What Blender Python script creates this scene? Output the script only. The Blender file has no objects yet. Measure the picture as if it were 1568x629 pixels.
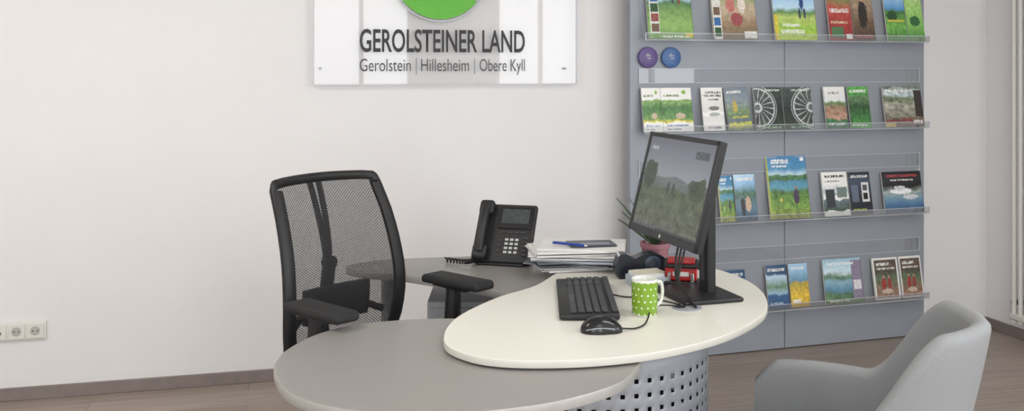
import bpy, bmesh, math, random
from mathutils import Vector, Matrix, Euler, noise
random.seed(7)
scene = bpy.context.scene
COL = scene.collection
try:
    scene.view_settings.view_transform = 'Standard'
    scene.view_settings.look = 'None'
except Exception:
    pass

# ------------------------------------------------------------------ helpers
def lin(c):
    if isinstance(c, str):
        c = c.lstrip('#'); c = [int(c[i:i+2], 16)/255 for i in (0, 2, 4)]
    return tuple((x/12.92 if x <= 0.04045 else ((x+0.055)/1.055)**2.4) for x in c)

MATS = {}
def mat(name, col, rough=0.5, metal=0.0, noise_amt=0.04, nscale=30.0, spec=0.5, bump=0.0, bscale=200.0, emit=0.0, coat=0.0):
    if name in MATS: return MATS[name]
    m = bpy.data.materials.new(name); m.use_nodes = True
    nt = m.node_tree; b = nt.nodes['Principled BSDF']
    c = lin(col)
    tc = nt.nodes.new('ShaderNodeTexCoord')
    nz = nt.nodes.new('ShaderNodeTexNoise'); nz.inputs['Scale'].default_value = nscale
    nz.inputs['Detail'].default_value = 3
    nt.links.new(tc.outputs['Object'], nz.inputs['Vector'])
    cr = nt.nodes.new('ShaderNodeValToRGB')
    cr.color_ramp.elements[0].position = 0.3; cr.color_ramp.elements[1].position = 0.7
    cr.color_ramp.elements[0].color = tuple(x*(1-noise_amt) for x in c)+(1,)
    cr.color_ramp.elements[1].color = tuple(min(1, x*(1+noise_amt)) for x in c)+(1,)
    nt.links.new(nz.outputs['Fac'], cr.inputs['Fac'])
    nt.links.new(cr.outputs['Color'], b.inputs['Base Color'])
    b.inputs['Roughness'].default_value = rough; b.inputs['Metallic'].default_value = metal
    b.inputs['Specular IOR Level'].default_value = spec
    if coat: b.inputs['Coat Weight'].default_value = coat
    if bump:
        n2 = nt.nodes.new('ShaderNodeTexNoise'); n2.inputs['Scale'].default_value = bscale
        nt.links.new(tc.outputs['Object'], n2.inputs['Vector'])
        bp = nt.nodes.new('ShaderNodeBump'); bp.inputs['Strength'].default_value = bump
        bp.inputs['Distance'].default_value = 0.002
        nt.links.new(n2.outputs['Fac'], bp.inputs['Height'])
        nt.links.new(bp.outputs['Normal'], b.inputs['Normal'])
    MATS[name] = m
    return m

def vmat(name, rough=0.4, emit=0.0):
    m = bpy.data.materials.new(name); m.use_nodes = True
    nt = m.node_tree; b = nt.nodes['Principled BSDF']
    a = nt.nodes.new('ShaderNodeAttribute'); a.attribute_name = 'Col'
    nt.links.new(a.outputs['Color'], b.inputs['Base Color'])
    b.inputs['Roughness'].default_value = rough
    if emit:
        nt.links.new(a.outputs['Color'], b.inputs['Emission Color']); b.inputs['Emission Strength'].default_value = emit
    return m

def acrylic(name, white=0.06, gl=0.5, tcol=(0.97, 0.975, 0.98)):
    m = bpy.data.materials.new(name); m.use_nodes = True
    nt = m.node_tree; nt.nodes.clear()
    out = nt.nodes.new('ShaderNodeOutputMaterial')
    tr = nt.nodes.new('ShaderNodeBsdfTransparent'); tr.inputs[0].default_value = (*tcol, 1)
    df = nt.nodes.new('ShaderNodeBsdfDiffuse'); df.inputs[0].default_value = (0.85, 0.87, 0.9, 1)
    gs = nt.nodes.new('ShaderNodeBsdfGlossy'); gs.inputs['Roughness'].default_value = 0.02
    lw = nt.nodes.new('ShaderNodeLayerWeight'); lw.inputs['Blend'].default_value = 0.35
    m1 = nt.nodes.new('ShaderNodeMixShader'); m1.inputs[0].default_value = white
    m2 = nt.nodes.new('ShaderNodeMixShader')
    mu = nt.nodes.new('ShaderNodeMath'); mu.operation = 'MULTIPLY'; mu.inputs[1].default_value = gl
    nt.links.new(lw.outputs['Fresnel'], mu.inputs[0])
    nt.links.new(tr.outputs[0], m1.inputs[1]); nt.links.new(df.outputs[0], m1.inputs[2])
    nt.links.new(mu.outputs[0], m2.inputs[0])
    nt.links.new(m1.outputs[0], m2.inputs[1]); nt.links.new(gs.outputs[0], m2.inputs[2])
    nt.links.new(m2.outputs[0], out.inputs['Surface'])
    return m

def empty(name, loc=(0, 0, 0), rz=0.0, parent=None, rot=None):
    e = bpy.data.objects.new(name, None); COL.objects.link(e)
    e.location = loc; e.rotation_euler = rot if rot else (0, 0, rz)
    e.empty_display_size = 0.1
    if parent: e.parent = parent
    return e

def finish(name, bm, material, parent=None, loc=(0, 0, 0), rot=(0, 0, 0), smooth=True, sharp=35, axisflat=False):
    me = bpy.data.meshes.new(name)
    bmesh.ops.recalc_face_normals(bm, faces=bm.faces)
    bm.to_mesh(me); bm.free()
    if material:
        for mm in (material if isinstance(material, (list, tuple)) else [material]): me.materials.append(mm)
    if smooth:
        for p in me.polygons:
            p.use_smooth = not (axisflat and max(abs(x) for x in p.normal) > .9995)
        try: me.set_sharp_from_angle(angle=math.radians(sharp))
        except Exception: pass
        if axisflat:
            for p in me.polygons:
                if max(abs(x) for x in p.normal) > .9995: p.use_smooth = False
    o = bpy.data.objects.new(name, me); COL.objects.link(o)
    o.location = loc; o.rotation_euler = rot
    if parent: o.parent = parent
    return o

def bm_box(bm, size, loc=(0, 0, 0), rot=None, bevel=0.0, seg=2):
    M = Matrix.Translation(loc)
    if rot: M = M @ Euler(rot).to_matrix().to_4x4()
    M = M @ Matrix.Diagonal((size[0], size[1], size[2], 1))
    r = bmesh.ops.create_cube(bm, size=1.0, matrix=M)
    if bevel:
        es = set()
        for v in r['verts']:
            for e in v.link_edges: es.add(e)
        bmesh.ops.bevel(bm, geom=list(es), offset=bevel, segments=seg, profile=0.5, affect='EDGES')

def box(name, size, loc, material, parent=None, rot=(0, 0, 0), bevel=0.0, seg=2):
    bm = bmesh.new(); bm_box(bm, size, bevel=min(bevel, min(size)*0.49), seg=seg)
    return finish(name, bm, material, parent, loc, rot, axisflat=True)

def bm_cyl(bm, r1, r2, h, loc=(0, 0, 0), rot=None, seg=32):
    M = Matrix.Translation(loc)
    if rot: M = M @ Euler(rot).to_matrix().to_4x4()
    bmesh.ops.create_cone(bm, cap_ends=True, segments=seg, radius1=r1, radius2=r2, depth=h, matrix=M)

def cyl(name, r, h, loc, material, parent=None, rot=(0, 0, 0), r2=None, bevel=0.0, seg=40):
    bm = bmesh.new(); bm_cyl(bm, r, r if r2 is None else r2, h, seg=seg)
    if bevel:
        es = [e for e in bm.edges if len(e.link_faces) == 2 and e.calc_face_angle() > 1.0]
        bmesh.ops.bevel(bm, geom=es, offset=bevel, segments=3, profile=0.5, affect='EDGES')
    return finish(name, bm, material, parent, loc, rot)

def catmull(pts, n=8, closed=True):
    out = []; N = len(pts)
    rng = range(N if closed else N-1)
    for i in rng:
        if closed: p0, p1, p2, p3 = pts[(i-1) % N], pts[i], pts[(i+1) % N], pts[(i+2) % N]
        else: p0, p1, p2, p3 = pts[max(i-1, 0)], pts[i], pts[i+1], pts[min(i+2, N-1)]
        for k in range(n):
            t = k/n
            out.append(tuple(0.5*((2*b)+(-a+c)*t+(2*a-5*b+4*c-d)*t*t+(-a+3*b-3*c+d)*t**3) for a, b, c, d in zip(p0, p1, p2, p3)))
    if not closed: out.append(tuple(pts[-1]))
    return out

def slab(name, pts, z0, z1, material, parent=None, bevel=0.003, n=8, edge_mat=None):
    bm = bmesh.new()
    P = catmull(pts, n)
    vs = [bm.verts.new((x, y, z0)) for x, y in P]
    f = bm.faces.new(vs)
    r = bmesh.ops.extrude_face_region(bm, geom=[f])
    bmesh.ops.translate(bm, verts=[g for g in r['geom'] if isinstance(g, bmesh.types.BMVert)], vec=(0, 0, z1-z0))
    bm.faces.ensure_lookup_table()
    bm.normal_update()
    if bevel:
        es = [e for e in bm.edges if len(e.link_faces) == 2 and e.calc_face_angle() > 1.0]
        bmesh.ops.bevel(bm, geom=es, offset=bevel, segments=2, profile=0.5, affect='EDGES')
    if edge_mat:
        bm.normal_update()
        for fc in bm.faces:
            if abs(fc.normal.z) < 0.5: fc.material_index = 1
        material = [material, edge_mat]
    o = finish(name, bm, material, parent)
    for p in o.data.polygons:
        if abs(p.normal.z) > .999: p.use_smooth = False
    return o

def tube(name, pts, r, material, parent=None, n=6, seg=10, closed=False, radii=None, smooth_path=True):
    P = [Vector(p) for p in (catmull(pts, n, closed) if smooth_path else pts)]
    N = len(P); bm = bmesh.new(); rings = []
    up = Vector((0, 0, 1)); prev = None
    for i, p in enumerate(P):
        if closed: t = (P[(i+1) % N]-P[(i-1) % N])
        else: t = (P[min(i+1, N-1)]-P[max(i-1, 0)])
        t.normalize()
        if prev is None:
            a = t.cross(up)
            if a.length < 0.1: a = t.cross(Vector((1, 0, 0)))
            a.normalize()
        else:
            a = prev-t*prev.dot(t); a.normalize()
        prev = a; b = t.cross(a)
        rr = r if radii is None else radii[0]+(radii[1]-radii[0])*i/max(1, N-1)
        rings.append([bm.verts.new(p+a*math.cos(2*math.pi*k/seg)*rr+b*math.sin(2*math.pi*k/seg)*rr) for k in range(seg)])
    for i in range(N if closed else N-1):
        A, B = rings[i], rings[(i+1) % N]
        for k in range(seg):
            bm.faces.new((A[k], A[(k+1) % seg], B[(k+1) % seg], B[k]))
    if not closed:
        bm.faces.new(rings[0]); bm.faces.new(rings[-1][::-1])
    return finish(name, bm, material, parent)

def lathe(name, prof, material, parent=None, loc=(0, 0, 0), seg=48, mats_by=None):
    bm = bmesh.new(); rings = []
    for r, z in prof:
        rings.append([bm.verts.new((max(r, 1e-5)*math.cos(2*math.pi*k/seg), max(r, 1e-5)*math.sin(2*math.pi*k/seg), z)) for k in range(seg)])
    for i in range(len(prof)-1):
        for k in range(seg):
            f = bm.faces.new((rings[i][k], rings[i][(k+1) % seg], rings[i+1][(k+1) % seg], rings[i+1][k]))
            if mats_by: f.material_index = mats_by[i]
    bmesh.ops.remove_doubles(bm, verts=bm.verts, dist=2e-5)
    return finish(name, bm, material, parent, loc)

# ------------------------------------------------------------------ materials
black = mat('black_plastic', '#19191b', 0.5, noise_amt=0.1)
blacksoft = mat('black_soft_pad', '#1e1e20', 0.75, noise_amt=0.1, bump=0.3)
blackgloss = mat('black_gloss_plastic', '#141416', 0.22)
darkgrey = mat('dark_grey_plastic', '#38383b', 0.5)
white_lam = mat('white_laminate', '#e4e2d8', 0.32, noise_amt=0.01, nscale=300)
white_edge = mat('white_laminate_edge', '#cfcdc4', 0.4, noise_amt=0.01)
silver_lam = mat('silver_laminate', '#9b9895', 0.38, metal=0.2, noise_amt=0.03, nscale=400)
silver_edge = mat('silver_edge_band', '#adaba7', 0.4, metal=0.2)
silver_paint = mat('silver_painted_steel', '#9da1a8', 0.5, metal=0.2, noise_amt=0.02)
chrome = mat('chrome', '#d0d0d0', 0.15, metal=1.0)
paper = mat('paper_white', '#dedddb', 0.8, noise_amt=0.02)
plastic_white = mat('white_plastic', '#e2e0da', 0.35, noise_amt=0.01)
wallm = mat('white_wall_paint', '#e9e8e8', 0.85, noise_amt=0.012, nscale=3, bump=0.25, bscale=160)
ceilm = mat('ceiling_paint', '#f0f0ef', 0.9, noise_amt=0.01)
basem = mat('baseboard_grey_brown', '#847a76', 0.55, noise_amt=0.06, nscale=20)
panelm = mat('rack_panel_grey', '#979da6', 0.5, metal=0.1, noise_amt=0.02, nscale=6)
acr = acrylic('clear_acrylic', 0.05, 0.5)
acr_sign = acrylic('sign_acrylic', 0.0, 0.7, (1, 1, 1))
acr_edge = mat('acrylic_polished_edge', '#c3c9d1', 0.2, noise_amt=0.02)

def floor_material():
    m = bpy.data.materials.new('laminate_floor'); m.use_nodes = True
    nt = m.node_tree; b = nt.nodes['Principled BSDF']
    tc = nt.nodes.new('ShaderNodeTexCoord')
    mp = nt.nodes.new('ShaderNodeMapping')
    nt.links.new(tc.outputs['Object'], mp.inputs['Vector'])
    br = nt.nodes.new('ShaderNodeTexBrick')
    br.inputs['Scale'].default_value = 1.0
    br.inputs['Brick Width'].default_value = 1.3; br.inputs['Row Height'].default_value = 0.19
    br.inputs['Mortar Size'].default_value = 0.0015
    br.inputs['Color1'].default_value = lin('#a6998f')+(1,); br.inputs['Color2'].default_value = lin('#998c82')+(1,)
    br.inputs['Mortar'].default_value = lin('#776b64')+(1,)
    nt.links.new(mp.outputs[0], br.inputs['Vector'])
    mp2 = nt.nodes.new('ShaderNodeMapping'); mp2.inputs['Scale'].default_value = (2.5, 45, 1)
    nt.links.new(tc.outputs['Object'], mp2.inputs['Vector'])
    nz = nt.nodes.new('ShaderNodeTexNoise'); nz.inputs['Scale'].default_value = 1.0; nz.inputs['Detail'].default_value = 6
    nt.links.new(mp2.outputs[0], nz.inputs['Vector'])
    mx = nt.nodes.new('ShaderNodeMixRGB'); mx.blend_type = 'MULTIPLY'; mx.inputs[0].default_value = 0.5
    cr = nt.nodes.new('ShaderNodeValToRGB'); cr.color_ramp.elements[0].position = 0.3; cr.color_ramp.elements[1].position = 0.7
    cr.color_ramp.elements[0].color = (0.56, 0.55, 0.55, 1); cr.color_ramp.elements[1].color = (1, 1, 1, 1)
    nt.links.new(nz.outputs['Fac'], cr.inputs['Fac'])
    nt.links.new(br.outputs['Color'], mx.inputs[1]); nt.links.new(cr.outputs['Color'], mx.inputs[2])
    nt.links.new(mx.outputs[0], b.inputs['Base Color'])
    b.inputs['Roughness'].default_value = 0.45
    return m
floorm = floor_material()

# ------------------------------------------------------------------ room
H_CAM = 1.43
AL = math.atan(0.2458)
CX, CY = 2.635, 5.263
ca, sa = math.cos(AL), math.sin(AL)
def R(a, b, z=0):
    return (CX-ca*a+sa*b, CY-sa*a-ca*b, z)
RW, RD, RH = 6.6, 6.3, 2.75
def rbox(name, a0, a1, b0, b1, z0, z1, m, bevel=0, parent=None):
    return box(name, (abs(a1-a0), abs(b1-b0), z1-z0), R((a0+a1)/2, (b0+b1)/2, (z0+z1)/2), m, parent, (0, 0, AL), bevel)
rbox('floor', -0.2, RW+0.2, -0.2, RD+0.2, -0.12, 0, floorm)
rbox('ceiling', -0.2, RW+0.2, -0.2, RD+0.2, RH, RH+0.1, ceilm)
rbox('wall_back', -0.2, RW+0.2, -0.2, 0, 0, RH, wallm)
rbox('wall_right', -0.2, 0, 0, RD, 0, RH, wallm)
rbox('wall_left', RW, RW+0.2, 0, RD, 0, RH, wallm)
rbox('wall_front', -0.2, RW+0.2, RD, RD+0.2, 0, RH, wallm)
rbox('baseboard_back', 0, RW, 0, 0.014, 0, 0.055, basem, 0.003)
rbox('baseboard_right', 0, 0.014, 0.014, RD, 0, 0.055, basem, 0.003)
rbox('baseboard_left', RW-0.014, RW, 0.014, RD, 0, 0.055, basem, 0.003)

def daylight(name, col, strength):
    m = bpy.data.materials.new(name); m.use_nodes = True
    nt = m.node_tree; nt.nodes.clear()
    o = nt.nodes.new('ShaderNodeOutputMaterial'); e = nt.nodes.new('ShaderNodeEmission')
    e.inputs[0].default_value = (*col, 1); e.inputs[1].default_value = strength
    nt.links.new(e.outputs[0], o.inputs[0]); return m
dayl = daylight('daylight_pane', (0.96, 0.975, 1.0), 6.7)
for i, (a0, a1) in enumerate([(0.35, 1.35), (2.40, 3.45), (4.3, 5.9)]):
    w = empty('window_%d' % (i+1), R((a0+a1)/2, RD, 1.55), AL)
    W = a1-a0; z0, z1 = -0.75, 0.95
    box('pane', (W, 0.01, z1-z0), (0, 0.012, (z0+z1)/2), dayl, w)
    for nm, sx, lx, sz, lz in (('frame_top', W+0.1, 0, 0.06, z1+0.02), ('frame_bottom', W+0.1, 0, 0.06, z0-0.02),
                               ('frame_l', 0.06, -W/2-0.02, z1-z0, (z0+z1)/2), ('frame_r', 0.06, W/2+0.02, z1-z0, (z0+z1)/2),
                               ('mullion', 0.05, 0.0, z1-z0, (z0+z1)/2)):
        box(nm, (sx, 0.06, sz), (lx, 0.03, lz), plastic_white, w, bevel=0.005)
w = empty('window_4', R(0, 3.9, 1.5), AL)
box('pane', (0.01, 1.6, 1.5), (-0.012, 0, 0.1), dayl, w)
for nm, sy, ly, sz, lz in (('frame_top', 1.7, 0, 0.06, 0.87), ('frame_bottom', 1.7, 0, 0.06, -0.67), ('frame_l', 0.06, -0.82, 1.5, 0.1), ('frame_r', 0.06, 0.82, 1.5, 0.1), ('mullion', 0.05, 0, 1.5, 0.1)):
    box(nm, (0.06, sy, sz), (-0.03, ly, lz), plastic_white, w, bevel=0.005)

rad = empty('tubular_radiator', R(0.0, 0.25, 0.0), AL)
for k in range(9):
    cyl('tube_%d' % k, 0.0125, 2.2, (-0.065, -0.03-k*0.045, 1.2), plastic_white, rad, seg=16)
for z in (0.13, 2.27):
    box('header', (0.035, 0.40, 0.035), (-0.065, -0.21, z), plastic_white, rad, bevel=0.01)
for z in (0.20, 2.0):
    for y in (-0.02, -0.35):
        box('bracket', (0.064, 0.025, 0.02), (-0.033, y, z), darkgrey, rad)

# sockets left
sk = empty('wall_socket_strip', R((CX+2.11)/ca, 0.0, 0.298), AL)
box('frame', (0.36, 0.012, 0.082), (-0.09, -0.006, 0), plastic_white, sk, bevel=0.004)
for k, x in enumerate((0.047, -0.027, -0.10, -0.172)):
    bm = bmesh.new()
    bm_box(bm, (0.066, 0.010, 0.066), (x, -0.013, 0), bevel=0.003)
    finish('insert_%d' % k, bm, plastic_white, sk, axisflat=True)
    if k < 2:
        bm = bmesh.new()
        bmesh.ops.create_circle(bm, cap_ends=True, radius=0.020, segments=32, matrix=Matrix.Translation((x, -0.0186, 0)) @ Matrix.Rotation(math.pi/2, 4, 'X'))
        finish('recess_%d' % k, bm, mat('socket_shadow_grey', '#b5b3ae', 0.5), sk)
        for dx in (-0.009, 0.009):
            cyl('pin_hole', 0.0028, 0.002, (x+dx, -0.019, 0), black, sk, rot=(math.pi/2, 0, 0), seg=12)
    else:
        box('data_port', (0.026, 0.002, 0.010), (x, -0.019, -.004), darkgrey, sk)

# ------------------------------------------------------------------ sign
def onwall(X): return (CX - X)/ca
aL, aR = onwall(-0.92), onwall(0.31)
sign = empty('acrylic_wall_sign', R((aL+aR)/2, 0.03, 1.356), AL)
SW = aL-aR
box('sheet', (SW, 0.008, 0.95), (0, 0, 0.475), acr_sign, sign)
for nm, s, l in (('edge_l', (0.004, 0.0085, 0.95), (-SW/2, 0, 0.475)), ('edge_r', (0.004, 0.0085, 0.95), (SW/2, 0, 0.475)), ('edge_b', (SW, 0.0085, 0.004), (0, 0, 0)), ('edge_t', (SW, 0.0085, 0.004), (0, 0, 0.95))):
    box(nm, s, l, acr_edge, sign)
for x in (-SW/2+0.03, SW/2-0.06):
    for z in (0.075, 0.88):
        cyl('standoff', 0.0055, 0.036, (x, 0.008, z), mat('brushed_standoff', '#8c9096', .4, metal=.8), sign, rot=(math.pi/2, 0, 0), seg=20)
txtm = mat('sign_letter_black', '#26262a', 0.5)
def text(name, body, x0, x1, z0, cap, off, mt, bar=None):
    cu = bpy.data.curves.new(name, 'FONT'); cu.body = body; cu.size = 1.0; cu.offset = off; cu.extrude = 0.0; cu.resolution_u = 4
    o = bpy.data.objects.new(name+'_tmp', cu); COL.objects.link(o)
    bpy.context.view_layer.update()
    dg = bpy.context.evaluated_depsgraph_get()
    me = bpy.data.meshes.new_from_object(o.evaluated_get(dg)); bpy.data.objects.remove(o)
    xs = [v.co.x for v in me.vertices]
    sx = (x1-x0)/(max(xs)-min(xs)); mn = min(xs)
    sz = cap/0.729
    for v in me.vertices:
        v.co = Vector((x0+(v.co.x-mn)*sx, -0.0055, z0+v.co.y*sz))
    me.materials.clear(); me.materials.append(mt)
    ob = bpy.data.objects.new(name, me); COL.objects.link(ob); ob.parent = sign; return ob
ac = (aL+aR)/2
xa = ac-onwall(-0.7165); xb = ac-onwall(0.054)
text('title_text', 'GEROLSTEINER LAND', xa, xb, 0.154, 0.109, 0.015, txtm)
t2m = mat('sign_letter_grey', '#3c3c42', 0.5)
L2 = xb-xa
text('town_text_a', 'Gerolstein', xa, xa+L2*0.30, 0.062, 0.062, -0.004, t2m)
text('town_text_b', 'Hillesheim', xa+L2*0.362, xa+L2*0.652, 0.062, 0.062, -0.004, t2m)
text('town_text_c', 'Obere Kyll', xa+L2*0.718, xb, 0.062, 0.062, -0.004, t2m)
for f in (0.333, 0.687):
    box('divider', (0.004, 0.001, 0.078), (xa+L2*f, -0.0055, 0.086), mat('sign_grey_bar', '#7a8a9a', 0.5), sign)
def sector(name, r0, r1, a0, a1, c, mt, y=-0.0055, n=64):
    bm = bmesh.new(); A = []; B = []
    for k in range(n+1):
        a = a0+(a1-a0)*k/n
        A.append(bm.verts.new((c[0]+r1*math.cos(a), y, c[1]+r1*math.sin(a))))
        B.append(bm.verts.new((c[0]+r0*math.cos(a), y, c[1]+r0*math.sin(a))))
    for k in range(n): bm.faces.new((A[k], A[k+1], B[k+1], B[k]))
    return finish(name, bm, mt, sign)
cc = (ac-onwall(-0.35), 1.889-1.356)
rd = math.radians
sector('logo_green', 0.001, 0.225, rd(165), rd(322), cc, mat('logo_green', '#5fb636', 0.5))
sector('logo_blue', 0.06, 0.225, rd(325), rd(375), cc, mat('logo_blue', '#274a8c', 0.5))
sector('logo_light', 0.001, 0.225, rd(20), rd(160), cc, mat('logo_light_green', '#9bd04a', 0.5))
sector('logo_ring', 0.230, 0.238, rd(150), rd(400), cc, mat('logo_ring_grey', '#b9bcc2', 0.5), -0.0058)

# ------------------------------------------------------------------ brochure rack
PA = math.atan2(0.498, 1.6395)
rack = empty('brochure_display_rack', (0.572, 4.584, 0), PA)
PL = 1.713
for k, (x0, x1) in enumerate(((0, PL/2-0.0015), (PL/2+0.0015, PL))):
    box('panel_%d' % k, (x1-x0, 0.035, 2.15), ((x0+x1)/2, 0.0175, 1.075+0.005), panelm, rack, bevel=0.002)
box('back_brace', (PL-0.1, 0.01, 2.0), (PL/2, 0.040, 1.1), darkgrey, rack)
rows = [1.57, 1.12, 0.67, 0.22]
def ledge(z):
    x0, x1 = 0.045, PL-0.035
    bm = bmesh.new()
    prof = [(-0.002, 0.31), (-0.002, 0.24), (-0.045, 0.0), (-0.075, 0.0), (-0.080, 0.03)]
    th = 0.003
    def strip(a, b):
        d = Vector((b[0]-a[0], b[1]-a[1])); d.normalize(); n = Vector((-d.y, d.x))*th
        q = [(a[0], a[1]), (b[0], b[1]), (b[0]-abs(n.x), b[1]), (a[0]-abs(n.x), a[1])]
        if abs(d.y) < 0.1: q = [(a[0], a[1]), (b[0], b[1]), (b[0], b[1]-th), (a[0], a[1]-th)]
        vs = [[bm.verts.new((x, y, z+zz)) for y, zz in q] for x in (x0, x1)]
        for i in range(4): bm.faces.new((vs[0][i], vs[0][(i+1) % 4], vs[1][(i+1) % 4], vs[1][i]))
        bm.faces.new(vs[0]); bm.faces.new(vs[1][::-1])
    for a, b in zip(prof[:-1], prof[1:]): strip(a, b)
    finish('acrylic_ledge', bm, acr, rack, smooth=False)
    for y, zz in ((-0.0045, 0.31), (-0.0045, 0.24), (-0.082, 0.031), (-0.077, -0.002)):
        box('ledge_edge', (x1-x0, 0.0025, 0.0025), ((x0+x1)/2, y, z+zz), acr_edge, rack)
    for x in (x0, x1):
        box('ledge_end', (0.003, 0.004, 0.075), (x, -0.005, z+0.275), acr_edge, rack)
        box('ledge_end_b', (0.003, 0.004, 0.03), (x, -0.08, z+0.015), acr_edge, rack)
for z in rows: ledge(z)
for u, c in ((0.088, '#523a7a'), (0.212, '#2f5c94')):
    cyl('round_badge', 0.051, 0.012, (u, -0.013, 1.484), mat('badge_'+c[1:], c, 0.3), rack, rot=(math.pi/2, 0, 0), bevel=0.003, seg=48)
    for dx, dz, w2 in ((0, 0.008, 0.024), (0.004, -0.004, 0.018), (-0.004, 0.016, 0.010)):
        box('badge_print', (w2, 0.001, 0.003), (u+dx, -0.0195, 1.484+dz), paper, rack)

GREEN, DG, SKY, YEL, WHT, BLK, BRN, RED, GRY, BLU = '#4f8a40', '#2c502c', '#9cc0dc', '#d8bc40', '#f0f0ec', '#1c1c20', '#6e5644', '#a03434', '#8e9094', '#34649c'
def S(layers, texts=(), rects=(), figs=(), nz=0.35, wheel=0, border=0):
    return dict(layers=layers, texts=texts, rects=rects, figs=figs, nz=nz, wheel=wheel, border=border)
hike = S([(0, '#6e9450'), (.25, '#7fa45c'), (.5, '#6a8c50'), (.62, '#4f7450'), (.7, '#a8c4d8'), (1, '#cfe0ec')], texts=[(.86, .94, .1, .9, WHT), (.02, .06, .3, .9, WHT)], figs=[(.58, .68, .03, .07, '#303848'), (.72, .67, .03, .07, '#803c38'), (.58, .76, .018, .016, '#b89078'), (.72, .75, .018, .016, '#b89078')], rects=[(.06, .26, .1, .78, '#d4d6d0'), (.08, .24, .12, .26, BRN), (.08, .24, .29, .43, '#8c4a44'), (.08, .24, .46, .6, DG), (.08, .24, .63, .76, BLU), (.82, .98, .03, .1, YEL)])
family = S([(0, '#6a5c4c'), (.3, '#8a765c'), (.55, '#b4a48c'), (.75, '#7a9060'), (1, '#4c6844')], figs=[(.42, .60, .10, .14, '#b87068'), (.68, .62, .09, .15, '#d8ccc0'), (.42, .78, .05, .04, '#c8a088'), (.68, .80, .05, .04, '#b88c70'), (.55, .35, .13, .12, '#944a4c'), (.55, .50, .045, .035, '#c8a088')], rects=[(.02, .2, 0, .8, '#d4d4cc'), (.04, .18, .05, .2, DG), (.04, .18, .24, .38, BLU), (.04, .18, .42, .56, BRN), (.7, .98, .02, .14, '#dcdcd4')])
jump = S([(0, '#a8bc44'), (.2, '#8ab048'), (.4, '#a8bc68'), (.5, '#58804c'), (.58, '#b0cce0'), (1, '#5a94c8')], figs=[(.68, .68, .05, .14, '#2c4678'), (.68, .86, .035, .035, '#b88c70'), (.62, .47, .025, .10, '#303850'), (.74, .48, .025, .10, '#303850'), (.60, .83, .015, .08, '#2c4678'), (.77, .83, .015, .08, '#2c4678')], texts=[(.12, .19, .15, .7, WHT), (.24, .29, .2, .6, WHT)], rects=[(0, .10, 0, .45, '#d0c048')])
redb = S([(0, '#7c3030'), (.3, '#943836'), (.6, '#a84840'), (.8, '#6a8454'), (1, '#5a7050')], texts=[(.52, .60, .1, .9, WHT), (.32, .36, .1, .8, '#e0cca8')], rects=[(.1, .6, .05, .25, '#4e744e'), (.7, .95, .03, .12, WHT)], nz=.5)
brown = S([(0, '#48382c'), (.35, '#645040'), (.7, '#94806a'), (1, '#7c7058')], figs=[(.5, .50, .2, .26, '#2c2824'), (.5, .82, .09, .08, '#b89478'), (.5, .9, .12, .04, '#3c3028')], texts=[(.05, .11, .1, .9, '#a84848')], nz=.6)
fields = S([(0, '#40743c'), (.3, '#68a04a'), (.6, '#44743e'), (.66, '#5088b8'), (1, '#a4c8e0')], texts=[(.87, .95, .1, .8, WHT)], rects=[(.1, .9, .38, .42, '#c8b848')], figs=[(.35, .5, .25, .10, '#284c2c')], nz=.6)
lgreen = S([(0, '#44803f'), (.35, '#78ac58'), (.8, '#9cc074'), (1, '#88ac64')], texts=[(.82, .9, .2, .8, WHT)], figs=[(.5, .4, .3, .10, '#346438')], nz=.5)
trail = S([(0, WHT), (.2, WHT), (.23, '#ccc04c'), (.3, '#5c8448'), (.55, '#3e6a38'), (.72, '#7c9c5c'), (.74, WHT), (1, WHT)], texts=[(.12, .16, .15, .85, '#3a6aa0'), (.04, .07, .15, .6, '#8a9aa0'), (.80, .84, .1, .6, '#60803c')], figs=[(.6, .36, .16, .07, '#b8a890'), (.75, .90, .07, .045, '#84ac4c')], nz=.8)
wbmag = S([(0, WHT), (.4, '#dcdcd8'), (1, WHT)], texts=[(.86, .91, .2, .9, '#666666'), (.78, .83, .1, .9, BLK), (.70, .74, .3, .8, BLK), (.05, .1, .2, .8, '#888888')], figs=[(.55, .52, .24, .05, '#707070'), (.55, .38, .26, .04, '#a0a8a0')])
slate = S([(0, '#586470'), (.15, '#bcbc40'), (.2, '#5c6874'), (.4, '#6c8458'), (.7, '#7c8890'), (1, '#6c7884')], texts=[(.87, .92, .1, .7, WHT), (.29, .33, .2, .9, '#d0c450')], figs=[(.38, .55, .10, .14, '#b0a048'), (.38, .72, .04, .035, '#a88870')], nz=.5)
wheel = S([(0, '#2c382e'), (.45, '#1c2422'), (1, '#3c4844')], wheel=1, texts=[(.90, .95, .3, .95, '#d0d8d0'), (.03, .07, .2, .9, '#90b898')], nz=.8)
cliff = S([(0, '#35644a'), (.2, '#40704c'), (.25, '#a88470'), (.5, '#8a7260'), (.62, '#5c7c50'), (.7, '#e4e6e6'), (1, WHT)], texts=[(.07, .13, .1, .9, WHT), (.82, .88, .2, .7, GRY)], nz=.8)
dgreen = S([(0, '#529c46'), (.15, '#3f783c'), (.5, '#2c4a2e'), (.75, '#5c7c54'), (.8, '#448a3f'), (1, '#58a04c')], texts=[(.86, .92, .1, .9, WHT), (.04, .09, .1, .8, WHT)], nz=.9)
rock = S([(0, '#54403a'), (.15, '#783c38'), (.22, '#6c6a5c'), (.5, '#98968a'), (.7, '#5c6c50'), (.8, '#b4c0c4'), (1, '#6c786c')], texts=[(.86, .93, .05, .75, WHT), (.08, .17, .72, .98, WHT)], rects=[(.8, 1, .25, .9, '#3c3432'), (.0, .25, .0, .10, '#ccb858')], nz=1.0)
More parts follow.
